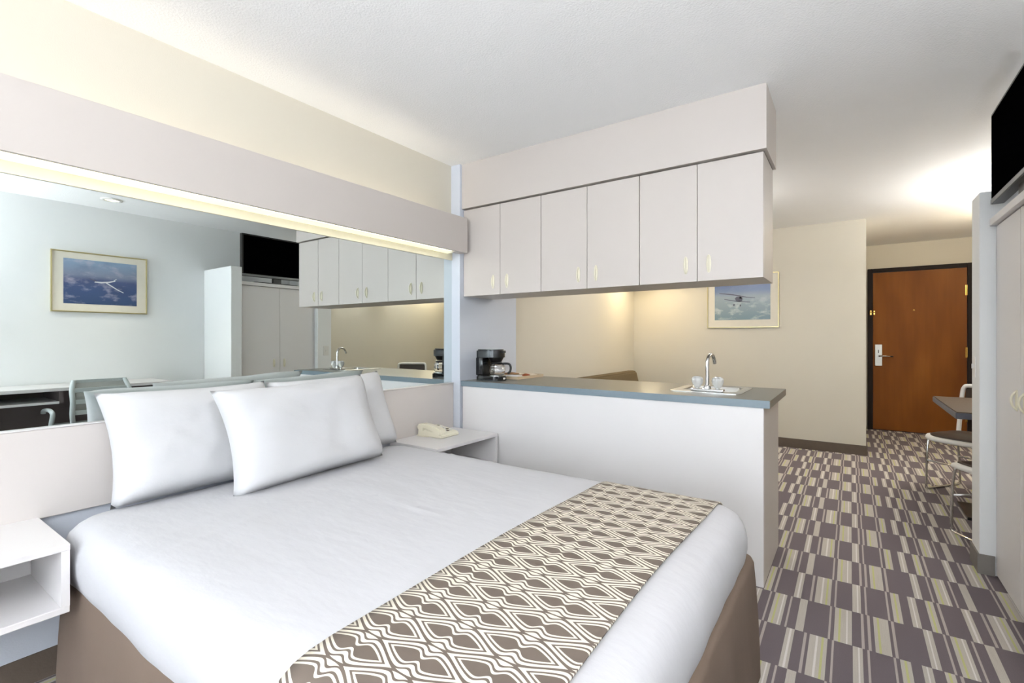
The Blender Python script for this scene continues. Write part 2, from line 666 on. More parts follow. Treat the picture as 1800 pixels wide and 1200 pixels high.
# ------------------------------------------------------------------ entry door
d = bpy.data.objects.new('door_1', None)
d.location = (3.05, YD, 0)
COL.objects.link(d)
d['kind'] = 'structure'
d['label'] = 'brown stained wood entry door in a black frame at the end of the hall'
part('door_leaf', B(2.592, 3.512, YD - 0.018, YD + 0.03, 0.008, 2.072, bev=0.002), M['door'], d)
bm = bmesh.new()
bx(bm, 2.536, 2.590, YD - 0.045, YD + 0.06, 0, 2.125, bev=0.004)
bx(bm, 3.514, 3.564, YD - 0.045, YD + 0.06, 0, 2.125, bev=0.004)
bx(bm, 2.591, 3.513, YD - 0.045, YD + 0.06, 2.075, 2.125, bev=0.004)
part('door_frame', bm, M['frame_black'], d)
part('threshold', B(2.590, 3.514, YD - 0.02, YD + 0.03, 0, 0.008), M['frame_black'], d)
for z in (1.795, 1.035, 0.25):
    bm = bmesh.new()
    bx(bm, 3.496, 3.512, YD - 0.024, YD - 0.018, z - 0.062, z + 0.062)
    lathe(bm, [(0.007, -0.062), (0.007, 0.062)], 3.513, YD - 0.027, z, 10)
    part('hinge', bm, M['brass'], d, smooth=True, auto=40)
lk = part('lock_plate', B(2.612, 2.690, YD - 0.034, YD - 0.018, 0.845, 1.125, bev=0.004), M['satin'], d)
bm = bmesh.new()
tube(bm, [(2.660, YD - 0.034, 0.975), (2.660, YD - 0.075, 0.975)], 0.011)
tube(bm, [(2.652, YD - 0.072, 0.975), (2.70, YD - 0.074, 0.976), (2.772, YD - 0.072, 0.972)], 0.010)
part('lever_handle', bm, M['chrome'], d, smooth=True)
bm = bmesh.new()
tube(bm, [(2.772, YD - 0.072, 0.972), (2.800, YD - 0.070, 0.970)], 0.010)
part('lever_tip', bm, M['black'], d, smooth=True)
bm = bmesh.new()
bx(bm, 2.644, 2.656, YD - 0.040, YD - 0.034, 1.015, 1.055, bev=0.003)
part('thumb_turn', bm, M['grey_plastic'], d)
bm = bmesh.new()
bx(bm, 2.594, 2.616, YD - 0.030, YD - 0.018, 1.515, 1.575, bev=0.004)
part('latch_plate', bm, M['brass'], d)
bm = bmesh.new()
bx(bm, 2.556, 2.580, YD - 0.075, YD - 0.045, 1.510, 1.578, bev=0.006)
tube(bm, [(2.560, YD - 0.07, 1.555), (2.585, YD - 0.085, 1.55), (2.606, YD - 0.06, 1.548)], 0.006)
part('swing_bar_latch', bm, M['brass'], d)
bm = bmesh.new()
lathe(bm, [(0.011, 0), (0.011, 0.006), (0.006, 0.008)], 0, 0, 0, 14)
bmesh.ops.rotate(bm, verts=bm.verts, cent=(0, 0, 0), matrix=Matrix.Rotation(PI / 2, 3, 'X'))
bmesh.ops.translate(bm, verts=bm.verts, vec=(3.011, YD - 0.018, 1.567))
part('peephole', bm, M['brass'], d)

# ------------------------------------------------------------------ headboard panel, mirror and light valance on the left wall
o = obj('headboard_panel', B(0.0005, 0.024, -1.30, YP - 0.002, 0.572, 0.886, bev=0.003), M['laminate_mid'])
tag(o, 'long pale mauve headboard panel fixed to the wall under the mirror', 'headboard')
mir = thing('wall_mirror', 'wide frameless wall mirror above the headboard, reflecting the room', 'mirror', (0, 0.6, 0.888))
part('mirror_glass', B(0.0005, 0.006, -1.30, YP - 0.001, 0.8905, 1.763), M['mirror'], mir)
part('ledge', B(0.0005, 0.028, -1.30, YP - 0.002, 0.8865, 0.8900), M['laminate_light'], mir)

val = thing('light_valance', 'long pale valance with hidden lamps, lit along its underside above the mirror', 'light fixture', (0.07, 0.6, 1.765))
part('front_board', B(0.136, 0.154, -1.35, YP - 0.001, 1.800, 2.044, bev=0.002), M['laminate'], val)
bm = bmesh.new()
bx(bm, 0.0005, 0.012, -1.35, YP - 0.002, 1.764, 1.815)
part('back_rail', bm, M['handle'], val)
for y in (-1.3, -0.1, 1.2, 2.45):
    part('bracket', B(0.0125, 0.1355, y, y + 0.012, 1.84, 2.01), M['laminate'], val)
part('end_block', B(PX + 0.001, 0.1355, YP - 0.10, YP - 0.002, 1.802, 2.04), M['laminate'], val)
# diffuser strips below the tubes
for k in range(3):
    y0 = -1.35 + k * 1.30
    part('diffuser', B(0.0130, 0.098, y0, y0 + 1.294, 1.806, 1.812), M['diffuser'], val)
for k in range(3):
    y0 = -1.30 + k * 1.27
    bm = bmesh.new()
    tube(bm, [(0.075, y0, 1.905), (0.075, y0 + 1.22, 1.905)], 0.013, 10)
    part('lamp_tube', bm, M['tube'], val, smooth=True)
part('light_slot', B(0.100, 0.134, -1.35, YP - 0.101, 1.812, 1.816), emit_mat('lit_slot', (1.0, 0.97, 0.86), 1.6), val)
# the lamps' own light: up the wall and down the mirror
for k in range(3):
    y0 = -0.68 + k * 1.27
    area_light('valance_uplight', (0.075, y0, 1.95), (PI, 0, 0), 0.09, 1.2, 0.42, (1.0, 0.92, 0.79))
    area_light('valance_downlight', (0.117, y0, 1.8105), (0, 0, 0), 0.030, 1.2, 0.45, (1.0, 0.92, 0.78))

# ------------------------------------------------------------------ kitchen peninsula: wall cabinets
cabx = [(PX + 0.002, 0.731), (0.733, 1.378), (1.380, 2.0026)]
cab_lbl = ['pale two-door wall cabinet nearest the mirror, under the soffit',
           'middle pale two-door wall cabinet of the row under the soffit',
           'pale two-door wall cabinet at the open end of the row, beside the hall']


def oval_handle(bm, cx, cz, y, hh=0.047, hw=0.012, depth=0.018):
    """flush oval pull: backing oval plus a bowed grip, facing -Y"""
    n = 20
    ring = []
    for lay, (s, dy) in enumerate([(1.0, 0), (1.0, -0.003), (0.8, -0.005)]):
        ring.append([bm.verts.new((cx + hw * s * math.copysign(abs(math.cos(2 * PI * k / n)) ** 0.8, math.cos(2 * PI * k / n)), y + dy, cz + hh * s * math.sin(2 * PI * k / n))) for k in range(n)])
    for a, b in zip(ring, ring[1:]):
        for k in range(n):
            bm.faces.new((a[k], a[(k + 1) % n], b[(k + 1) % n], b[k]))
    bm.faces.new(ring[0])
    bm.faces.new(ring[-1][::-1])
    pts = [(cx, y - 0.002, cz - hh * 0.86), (cx, y - depth * 0.75, cz - hh * 0.5), (cx, y - depth, cz), (cx, y - depth * 0.75, cz + hh * 0.5), (cx, y - 0.002, cz + hh * 0.86)]
    tube(bm, smooth_path(pts, 4), 0.0045, 8)


for i, (x0, x1) in enumerate(cabx):
    t = thing('wall_cabinet', cab_lbl[i], 'cabinet', ((x0 + x1) / 2, 2.8, 1.5032), group='wall cabinets over the counter')
    part('body', B(x0, x1, 2.654, 2.975, 1.5045, 2.118), M['laminate'], t)
    part('shadow_gap', B(x0, x1, 2.660, 2.97, 2.1181, 2.1249), M['dark_gap'], t)
    mid = (x0 + x1) / 2
    for a, b, hx in ((x0 + 0.001, mid - 0.0015, mid - 0.058), (mid + 0.0015, x1 - 0.001, mid + 0.058)):
        dr = part('door', B(a, b, 2.635, 2.6535, 1.5040, 2.1165, bev=0.0015), M['laminate'], t)
        bm = bmesh.new()
        oval_handle(bm, hx, 1.592, 2.635)
        part('handle', bm, M['handle'], dr, smooth=True, auto=50)

# ------------------------------------------------------------------ peninsula base, worktop, sink, tap
pb = thing('peninsula_base', 'pale laminate peninsula base between the bed and the kitchenette', 'counter base', (1.04, 2.88, 0))
part('front_panel', B(0.097, 2.0064, 2.609, 2.633, 0, 0.8675, bev=0.002), M['laminate_light'], pb)
bm = bmesh.new()
bx(bm, 0.097, 1.48, 2.6335, 3.165, 0.10, 0.8675)
bx(bm, 1.48, 1.985, 2.6335, 3.165, 0.10, 0.76)
bx(bm, 1.48, 1.985, 2.6335, 2.77, 0.76, 0.8675)
bx(bm, 1.88, 1.985, 2.77, 3.165, 0.76, 0.8675)
part('body', bm, M['laminate_light'], pb)
part('end_panel', B(1.9855, 2.0064, 2.6335, 3.19, 0.0, 0.8675, bev=0.002), M['laminate'], pb)
part('toe_kick', B(0.097, 1.985, 2.6335, 3.10, 0, 0.0995), M['base'], pb)
part('filler', B(PX + 0.001, 0.0965, 2.635, 3.165, 0, 0.8675), M['laminate'], pb)
for k in range(4):
    a = 0.12 + k * 0.465
    dr = part('door', B(a, a + 0.460, 3.166, 3.184, 0.11, 0.855, bev=0.0015), M['laminate'], pb)

ct = thing('worktop', 'blue-grey kitchen worktop with a square edge on the peninsula', 'countertop', (1.06, 2.95, 0.868))
# slab with an opening for the sink
SX0, SX1, SY0, SY1 = 1.535, 1.835, 2.875, 3.165
bm = bmesh.new()
X0, X1, Y0, Y1 = PX + 0.0005, 2.0327, 2.607, 3.296
bx(bm, X0, SX0, Y0, Y1, 0.868, 0.905)
bx(bm, SX1, X1, Y0, Y1, 0.868, 0.905)
bx(bm, SX0, SX1, Y0, SY0, 0.868, 0.905)
bx(bm, SX0, SX1, SY1, Y1, 0.868, 0.905)
bmesh.ops.remove_doubles(bm, verts=bm.verts, dist=1e-5)
part('slab', bm, M['counter_top'], ct)
part('front_edging', B(X0, X1, 2.6045, 2.607, 0.868, 0.9052), M['counter'], ct)
part('end_edging', B(X1, X1 + 0.002, 2.6045, Y1, 0.868, 0.9052), M['counter_top'], ct)

sk = thing('bar_sink', 'small stainless steel bar sink set into the worktop', 'sink', (1.685, 3.02, 0.905))
bm = bmesh.new()
lo = []


def rrect(x0, x1, y0, y1, r, n=5):
    out = []
    for cx, cy, a0 in ((x1 - r, y1 - r, 0), (x0 + r, y1 - r, PI / 2), (x0 + r, y0 + r, PI), (x1 - r, y0 + r, 3 * PI / 2)):
        for k in range(n + 1):
            a = a0 + k * PI / 2 / n
            out.append((cx + r * math.cos(a), cy + r * math.sin(a)))
    return out


rings = [([1.495, 1.872, 2.785, 3.215], 0.03, 0.9052), ([1.495, 1.872, 2.785, 3.215], 0.03, 0.909), ([1.503, 1.864, 2.793, 3.207], 0.03, 0.911),
         ([1.540, 1.830, 2.880, 3.160], 0.035, 0.909), ([1.545, 1.825, 2.885, 3.155], 0.035, 0.895), ([1.555, 1.815, 2.895, 3.145], 0.035, 0.79), ([1.64, 1.73, 2.97, 3.06], 0.03, 0.782)]
rv = [[bm.verts.new((x, y, z)) for x, y in rrect(*q, r)] for q, r, z in rings]
for a, b in zip(rv, rv[1:]):
    for k in range(len(a)):
        bm.faces.new((a[k], a[(k + 1) % len(a)], b[(k + 1) % len(a)], b[k]))
bm.faces.new(rv[-1])
part('basin', bm, M['steel'], sk, smooth=True, auto=35)
bm = bmesh.new()
lathe(bm, [(0.022, 0), (0.022, 0.003), (0.012, 0.004)], 1.685, 3.015, 0.7835, 16)
part('drain', bm, M['chrome'], sk)

fa = thing('tap', 'chrome swan-neck tap with two clear acrylic knobs behind the sink', 'tap', (1.694, 2.842, 0.910))
part('deck_plate', B(1.606, 1.782, 2.815, 2.868, 0.9115, 0.926, bev=0.006, seg=3), M['chrome'], fa)
bm = bmesh.new()
lathe(bm, [(0.020, 0), (0.019, 0.012), (0.012, 0.022)], 1.694, 2.842, 0.926, 18)
sp = [(1.694, 2.842, 0.94), (1.694, 2.842, 1.00), (1.694, 2.842, 1.06), (1.695, 2.848, 1.088), (1.698, 2.868, 1.108), (1.702, 2.895, 1.113), (1.706, 2.925, 1.103), (1.709, 2.945, 1.078), (1.710, 2.952, 1.060)]
tube(bm, smooth_path(sp, 4), 0.0098, 12)
part('spout', bm, M['chrome'], fa, smooth=True, auto=50)
for x in (1.640, 1.748):
    bm = bmesh.new()
    n = 16
    prof = [(0.014, 0.0), (0.017, 0.006), (0.027, 0.022), (0.031, 0.040), (0.028, 0.054), (0.015, 0.062)]
    rr = []
    for r, z in prof:
        rr.append([bm.verts.new((x + r * (1 + 0.06 * math.cos(8 * 2 * PI * k / 32)) * math.cos(2 * PI * k / 32), 2.842 + r * (1 + 0.06 * math.cos(8 * 2 * PI * k / 32)) * math.sin(2 * PI * k / 32), 0.930 + z)) for k in range(32)])
    for a, b in zip(rr, rr[1:]):
        for k in range(32):
            bm.faces.new((a[k], a[(k + 1) % 32], b[(k + 1) % 32], b[k]))
    bm.faces.new(rr[0][::-1])
    bm.faces.new(rr[-1])
    kn = part('knob', bm, M['acrylic'], fa, smooth=True, auto=60)
    bm = bmesh.new()
    lathe(bm, [(0.013, 0), (0.011, 0.005)], x, 2.842, 0.9255, 14)
    part('knob_base', bm, M['chrome'], kn, smooth=True)

# ------------------------------------------------------------------ coffee maker and tray on the worktop
cm = thing('coffee_maker', 'black drip coffee maker with a glass carafe on the worktop', 'coffee maker', (0.235, 2.775, 0.905))


def dshape(x0, x1, y0, y1, rf=0.07, n=8):
    """rounded front (+x), square back (-x)"""
    cy = (y0 + y1) / 2
    w = (y1 - y0) / 2
    pts = [(x0, y0 + 0.012), (x0 + 0.012, y0)]
    for k in range(n + 1):
        a = -PI / 2 + PI * k / n
        pts.append((x1 - rf + rf * math.cos(a), cy + w * math.sin(a)))
    pts += [(x0 + 0.012, y1), (x0, y1 - 0.012)]
    return pts


cy0, cy1, z0 = 2.700, 2.852, 0.9055
bm = bmesh.new()
prism(bm, dshape(0.140, 0.342, cy0, cy1), z0, z0 + 0.034)
bmesh.ops.bevel(bm, geom=[e for e in bm.edges if all(v.co.z > z0 + 0.03 for v in e.verts)], offset=0.006, segments=2, affect='EDGES')
base = part('base', bm, M['dark_steel'], cm, smooth=True, auto=40)
bm = bmesh.new()
lathe(bm, [(0.058, 0), (0.058, 0.004)], 0.277, 2.776, z0 + 0.034, 24)
part('hot_plate', bm, M['steel'], cm)
bm = bmesh.new()
bx(bm, 0.336, 0.344, 2.765, 2.787, z0 + 0.010, z0 + 0.022, bev=0.002)
part('switch', bm, M['white_plastic'], cm)
bm = bmesh.new()
bx(bm, 0.140, 0.203, cy0 + 0.002, cy1 - 0.002, z0 + 0.034, z0 + 0.165, bev=0.008)
part('water_tank', bm, M['dark_steel'], cm, smooth=True, auto=40)
bm = bmesh.new()
prism(bm, dshape(0.140, 0.330, cy0, cy1), z0 + 0.165, z0 + 0.222)
bmesh.ops.bevel(bm, geom=[e for e in bm.edges if all(v.co.z > z0 + 0.20 for v in e.verts)], offset=0.010, segments=3, affect='EDGES')
part('head', bm, M['dark_steel'], cm, smooth=True, auto=40)
part('lid_tab', B(0.322, 0.345, 2.760, 2.792, z0 + 0.196, z0 + 0.214, bev=0.004), M['black'], cm)
bm = bmesh.new()
lathe(bm, [(0.040, 0), (0.056, 0.03), (0.057, 0.0325)], 0.268, 2.776, z0 + 0.132, 24)
part('filter_basket', bm, M['black'], cm, smooth=True, auto=40)
bm = bmesh.new()
lathe(bm, [(0.047, 0), (0.056, 0.010), (0.060, 0.035), (0.054, 0.062), (0.044, 0.076), (0.042, 0.076), (0.052, 0.061), (0.0575, 0.035), (0.054, 0.011), (0.046, 0.003)], 0.277, 2.776, z0 + 0.0385, 28)
ca = part('carafe', bm, M['glass'], cm, smooth=True, auto=60)
bm = bmesh.new()
lathe(bm, [(0.045, 0), (0.046, 0.010), (0.036, 0.014)], 0.277, 2.776, z0 + 0.1148, 24)
part('carafe_lid', bm, M['black'], ca, smooth=True, auto=40)
bm = bmesh.new()
tube(bm, smooth_path([(0.316, 2.796, z0 + 0.120), (0.352, 2.815, z0 + 0.118), (0.364, 2.822, z0 + 0.095), (0.360, 2.820, z0 + 0.065), (0.346, 2.812, z0 + 0.050)], 5), 0.008, 8)
part('carafe_handle', bm, M['black'], ca, smooth=True)
bm = bmesh.new()
lathe(bm, [(0.0565, 0), (0.0565, 0.004)], 0.277, 2.776, z0 + 0.100, 24, cap=False)
part('carafe_band', bm, M['chrome'], ca, smooth=True)

ty = thing('condiment_tray', 'shallow tan tray of packets beside the coffee maker', 'tray', (0.22, 3.08, 0.905))
bm = bmesh.new()
bx(bm, 0.105, 0.370, 2.900, 3.262, 0.9055, 0.911)
bx(bm, 0.105, 0.113, 2.900, 3.262, 0.911, 0.926)
bx(bm, 0.362, 0.370, 2.900, 3.262, 0.911, 0.926)
bx(bm, 0.113, 0.362, 2.900, 2.908, 0.911, 0.926)
bx(bm, 0.113, 0.362, 3.254, 3.262, 0.911, 0.926)
part('tray_body', bm, M['tray'], ty)
pk = [(0.27, 2.97, 0.20, 'paper_white', 'white paper napkin folded in the tan tray', 'paper napkin', .13, .10), (0.20, 3.06, -0.25, 'packet', 'brown packet standing highest in the tan tray', 'coffee packet', .10, .08),
      (0.30, 3.12, 0.5, 'packet_red', 'rust-coloured packet lying in the tan tray', 'tea packet', .06, .05), (0.29, 3.20, -0.3, 'paper', 'cream sugar packet at the far end of the tan tray', 'sugar packet', .09, .06), (0.17, 3.18, 0.15, 'paper', 'cream creamer packet against the rear rim of the tan tray', 'creamer packet', .09, .07)]
for x, y, a, mt, lb, nm, sx, sy in pk:
    bm = bmesh.new()
    n = 8
    g = [[[bm.verts.new((sx * (i / n - .5), sy * (j / n - .5), s * (0.003 + 0.008 * max(0, 1 - (2 * i / n - 1) ** 2) * max(0, 1 - (2 * j / n - 1) ** 2)) + 0.0115)) for j in range(n + 1)] for i in range(n + 1)] for s in (-1, 1)]
    for gi in g:
        for i in range(n):
            for j in range(n):
                bm.faces.new((gi[i][j], gi[i + 1][j], gi[i + 1][j + 1], gi[i][j + 1]))
    for i in range(n):
        bm.faces.new((g[0][i][0], g[0][i + 1][0], g[1][i + 1][0], g[1][i][0]))
        bm.faces.new((g[0][i][n], g[0][i + 1][n], g[1][i + 1][n], g[1][i][n]))
        bm.faces.new((g[0][0][i], g[0][0][i + 1], g[1][0][i + 1], g[1][0][i]))
        bm.faces.new((g[0][n][i], g[0][n][i + 1], g[1][n][i + 1], g[1][n][i]))
    o = obj(nm.replace(' ', '_'), bm, M[mt], smooth=True)
    o.location = (x, y, 0.9115 + (0.012 if mt == 'packet' else 0))
    o.rotation_euler = (0, 0, a)
    tag(o, lb, nm.split()[-1] if nm != 'paper napkin' else 'napkin')

# ================================================================== BED
BX0, BX1, BY0, BY1 = 0.150, 2.055, 0.455, 1.950


def ring_pts(x0, x1, y0, y1, r, n_side=(110, 60), n_c=8):
    r = max(min(r, (x1 - x0) / 2 - 1e-4, (y1 - y0) / 2 - 1e-4), 1e-4)
    out = []

    def seg(a, b, n):
        for k in range(n):
            t = k / n
            out.append((a[0] + (b[0] - a[0]) * t, a[1] + (b[1] - a[1]) * t))

    def arc(cx, cy, a0):
        for k in range(n_c):
            a = a0 + k * PI / 2 / n_c
            out.append((cx + r * math.cos(a), cy + r * math.sin(a)))
    arc(x1 - r, y0 + r, -PI / 2)
    seg((x1, y0 + r), (x1, y1 - r), n_side[1])
    arc(x1 - r, y1 - r, 0)
    seg((x1 - r, y1), (x0 + r, y1), n_side[0])
    arc(x0 + r, y1 - r, PI / 2)
    seg((x0, y1 - r), (x0, y0 + r), n_side[1])
    arc(x0 + r, y0 + r, PI)
    seg((x0 + r, y0), (x1 - r, y0), n_side[0])
    return out


def loft(bm, rings, close_top=True):
    rv = [[bm.verts.new(p) for p in r] for r in rings]
    for a, b in zip(rv, rv[1:]):
        n = len(a)
        for k in range(n):
            bm.faces.new((a[k], a[(k + 1) % n], b[(k + 1) % n], b[k]))
    if close_top:
        bmesh.ops.triangulate(bm, faces=[bm.faces.new(rv[-1])])
    return rv


PROFILE = [(0.030, 0.385), (0.012, 0.405), (0.002, 0.44), (-0.004, 0.475), (-0.004, 0.51), (0.001, 0.540), (0.010, 0.563), (0.026, 0.583), (0.048, 0.595), (0.08, 0.602), (0.13, 0.606),
           ] + [(0.13 + 0.0305 * k, 0.606 + 0.004 * min(1, k / 8)) for k in range(1, 21)]


def wrinkle(x, y):
    a = noise.noise(Vector((x * 2.2 + 3.1, y * 1.6, 0.3))) * 0.0045
    # soft diagonal folds near the head half
    f = noise.noise(Vector((x * 3.5 - y * 1.2, y * 9 + x * 2, 1.7)))
    a += max(0, f) * 0.004 * max(0, 1.0 - abs(x - 0.75) / 0.8)
    # soft crease left by the folded-over sheet, and a second one above it
    for x0, sl, am in ((0.70, 0.10, 0.0035), (0.60, 0.05, 0.0025)):
        d_ = x - (x0 - sl * (y - 1.2) + 0.015 * math.sin(y * 4))
        a += am * math.exp(-(d_ / 0.018) ** 2)
    return a


bed = thing('bed', 'queen bed made up in white sheets over a taupe bed skirt', 'bed', (1.05, 1.19, 0))
bm = bmesh.new()
rings = []
for i, (ins, z) in enumerate(PROFILE):
    r = max(0.13 - ins, 0.01)
    pts = ring_pts(BX0 + ins, BX1 - ins, BY0 + ins, BY1 - ins, r)
    ring = []
    for x, y in pts:
        zz = z
        ox = oy = 0
        if i <= 3:      # wavy lower hem tucked at the corners
            zz += 0.016 * noise.noise(Vector((x * 3, y * 3, 5))) * (1 - i / 4)
        if i <= 6:
            dn = 0.006 * noise.noise(Vector((x * 6, y * 6, z * 2 + 2)))
            cx, cy = (BX0 + BX1) / 2, (BY0 + BY1) / 2
            v = Vector((x - cx, y - cy, 0)).normalized()
            ox, oy = v.x * dn, v.y * dn
        else:
            zz += wrinkle(x, y)
        ring.append((x + ox, y + oy, zz))
    rings.append(ring)
loft(bm, rings)
part('top_sheet', bm, M['sheet'], bed, smooth=True)
# mattress core under the sheet and box spring under the skirt
part('mattress', B(BX0 + 0.04, BX1 - 0.04, BY0 + 0.04, BY1 - 0.04, 0.34, 0.555, bev=0.04, seg=3), M['sheet'], bed, smooth=True)
bm = bmesh.new()
rings = []
for i, z in enumerate((0.43, 0.425, 0.41, 0.33, 0.22, 0.11, 0.004)):
    f = i / 6
    ins = (0.035, 0.016, 0.010, 0.004, -0.002, -0.006, -0.008)[i]
    pts = ring_pts(BX0 + ins, BX1 - ins + 0.026, BY0 + ins, BY1 - ins, 0.05, (90, 60), 8)
    ring = []
    for k, (x, y) in enumerate(pts):
        cx, cy = (BX0 + BX1) / 2, (BY0 + BY1) / 2
        vx, vy = (x - cx) / (BX1 - BX0), (y - cy) / (BY1 - BY0)
        v = Vector((1 if vx > .45 else -1 if vx < -.45 else 0, 1 if vy > .45 else -1 if vy < -.45 else 0, 0))
        fold = 0.008 * f * math.sin((x * 21 + y * 23)) * (0.5 + noise.noise(Vector((x * 3, y * 3, 9))))
        if x < BX0 + 0.05:
            fold = 0
        ring.append((x + v.x * fold, y + v.y * fold, z))
    rings.append(ring)
loft(bm, rings[::-1], close_top=True)
part('bed_skirt', bm, M['skirt'], bed, smooth=True, auto=60)

# decorative bed runner following the mattress
bm = bmesh.new()
uvl = bm.loops.layers.uv.new('UVMap')
half = []
prof = [(i, z) for i, z in PROFILE if z > 0.40]
path = [(BY0 + i, z, i) for i, z in prof if i <= 0.13]
ym0, ym1 = BY0 + 0.13, BY1 - 0.13
for k in range(1, 36):
    path.append((ym0 + (ym1 - ym0) * k / 36, 0.606 + 0.004 * math.sin(PI * k / 36), 1))
path += [(BY1 - i, z, i) for i, z in reversed(prof) if i <= 0.13]
nu = 14
RX0, RX1 = 1.500, 1.952
grid = []
for k, (y, z, ins) in enumerate(path):
    row = []
    for i in range(nu + 1):
        x = RX0 + (RX1 - RX0) * i / nu + 0.006 * math.sin(y * 4.2)
        top = max(0.0, min(1.0, (z - 0.55) / 0.05))
        dy = 0
        if z < 0.60:
            dy = -0.010 * (1 - top) if y < 1.2 else 0.010 * (1 - top)
        row.append((x, y + dy, z + top * (wrinkle(x, y) + 0.0055)))
    grid.append(row)
arc = [0.0]
for a, b in zip(path, path[1:]):
    arc.append(arc[-1] + math.hypot(b[0] - a[0], b[1] - a[1]))
# arc offset so that V equals y on the top
k0 = min(range(len(path)), key=lambda k: abs(path[k][0] - 1.0))
off = path[k0][0] - arc[k0]
vv = [[bm.verts.new(p) for p in row] for row in grid]
for k in range(len(vv) - 1):
    for i in range(nu):
        f = bm.faces.new((vv[k][i], vv[k][i + 1], vv[k + 1][i + 1], vv[k + 1][i]))
        for lp, (kk, ii) in zip(f.loops, ((k, i), (k, i + 1), (k + 1, i + 1), (k + 1, i))):
            lp[uvl].uv = (grid[kk][ii][0] - 1.571, arc[kk] + off - 0.676)
o = obj('bed_runner', bm, M['runner'], smooth=True, fix=True)
md = o.modifiers.new('thickness', 'SOLIDIFY')
md.thickness = 0.004
md.offset = 0
tag(o, 'taupe and cream ogee-print runner laid across the foot of the bed', 'bed runner')


# pillows
def pillow(label, yc, zb, w, h, th, x_bot, x_top, yaw=0.0, roll=0.0, seed=0, puff=0.42):
    n, mm_ = 34, 26
    bm = bmesh.new()
    sides = []
    for s in (-1, 1):
        g = []
        for i in range(n + 1):
            u = -1 + 2 * i / n
            row = []
            for j in range(mm_ + 1):
                v = -1 + 2 * j / mm_
                pu = 1 - 0.085 * (1 - v * v) * abs(u) ** 3
                pv = 1 - (0.085 if v > 0 else 0.03) * (1 - u * u) * abs(v) ** 3
                t = (max(0, 1 - u ** 4) * max(0, 1 - abs(v) ** (3.2 if v > 0 else 7))) ** puff
                wr = noise.noise(Vector((u * 2.3 + seed, v * 2.1, s * 3 + seed))) * 0.012 + noise.noise(Vector((u * 6 + seed, v * 5, s * 7))) * 0.004
                d_ = s * (th / 2 * t * (1.25 if s < 0 else 0.55) + (wr * t if s < 0 else 0.3 * wr * t))
                row.append(bm.verts.new((w / 2 * u * pu, d_, h / 2 * v * pv + h / 2)))
            g.append(row)
        sides.append(g)
    for s, g in zip((-1, 1), sides):
        for i in range(n):
            for j in range(mm_):
                q = (g[i][j], g[i + 1][j], g[i + 1][j + 1], g[i][j + 1])
                bm.faces.new(q if s < 0 else q[::-1])
    bmesh.ops.remove_doubles(bm, verts=bm.verts, dist=0.0006)
    # stand it up: local x -> world y, local -y (front) -> world +x
    lean = math.atan2(x_bot - x_top, h)
    bmesh.ops.rotate(bm, verts=bm.verts, cent=(0, 0, 0), matrix=Matrix.Rotation(roll, 3, 'Y'))
    bmesh.ops.rotate(bm, verts=bm.verts, cent=(0, 0, 0), matrix=Matrix.Rotation(-lean, 3, 'X'))
    o = obj('pillow', bm, M['pillowcase'], smooth=True)
    o.rotation_euler = (0, 0, PI / 2 + yaw)
    o.location = (x_bot, yc, zb)
    return tag(o, label, 'pillow', 'white pillows at the head of the bed')


pillow('white pillow at the left, upright against the headboard', 0.900, 0.606, 0.64, 0.43, 0.17, 0.225, 0.045, 0.02, 0.0, 1)
pillow('white pillow at the right, upright against the headboard beside the nightstand', 1.555, 0.606, 0.66, 0.43, 0.17, 0.225, 0.055, -0.02, -0.03, 5)
pillow('white pillow in front of the other two, in the middle of the bed', 1.255, 0.608, 0.73, 0.43, 0.17, 0.435, 0.270, 0.02, -0.03, 11)


# ------------------------------------------------------------------ nightstands
def nightstand(label, x1, y0, y1, zt=0.574, zb=0.372):
    t = thing('nightstand', label, 'nightstand', (x1 / 2, (y0 + y1) / 2, zb), group='wall-hung nightstands')
    th = 0.020
    part('top', B(0.0245, x1, y0, y1, zt - th, zt, bev=0.002), M['laminate_light'], t)
    part('bottom', B(0.0245, x1 - 0.001, y0 + 0.001, y1 - 0.001, zb, zb + th, bev=0.002), M['laminate_light'], t)
    part('side_panel', B(0.0245, x1 - 0.001, y0 + 0.001, y0 + 0.021, zb + th, zt - th), M['laminate_light'], t)
    part('side_panel', B(0.0245, x1 - 0.001, y1 - 0.021, y1 - 0.001, zb + th, zt - th), M['laminate_light'], t)
    part('back_panel', B(0.0245, 0.034, y0 + 0.021, y1 - 0.021, zb + th, zt - th), M['laminate_light'], t)
    return t


nightstand('open pale nightstand hung on the wall at the left edge', 0.402, -0.10, 0.437, 0.580)
nightstand('open pale nightstand with the telephone, between bed and peninsula', 0.425, 2.010, 2.585)

# telephone
ph = thing('telephone', 'ivory push-button desk telephone on the nightstand', 'telephone', (0.14, 2.31, 0.574))
zt = 0.5745
bm = bmesh.new()
slab(bm, [(0.035, zt), (0.245, zt), (0.250, zt + 0.012), (0.236, zt + 0.026), (0.060, zt + 0.052), (0.038, zt + 0.046)], 1, 2.235, 2.400)
for v in bm.verts:
    pass
bmesh.ops.bevel(bm, geom=list(bm.edges), offset=0.004, segments=2, affect='EDGES')
part('base', bm, M['phone'], ph, smooth=True, auto=45)
bm = bmesh.new()
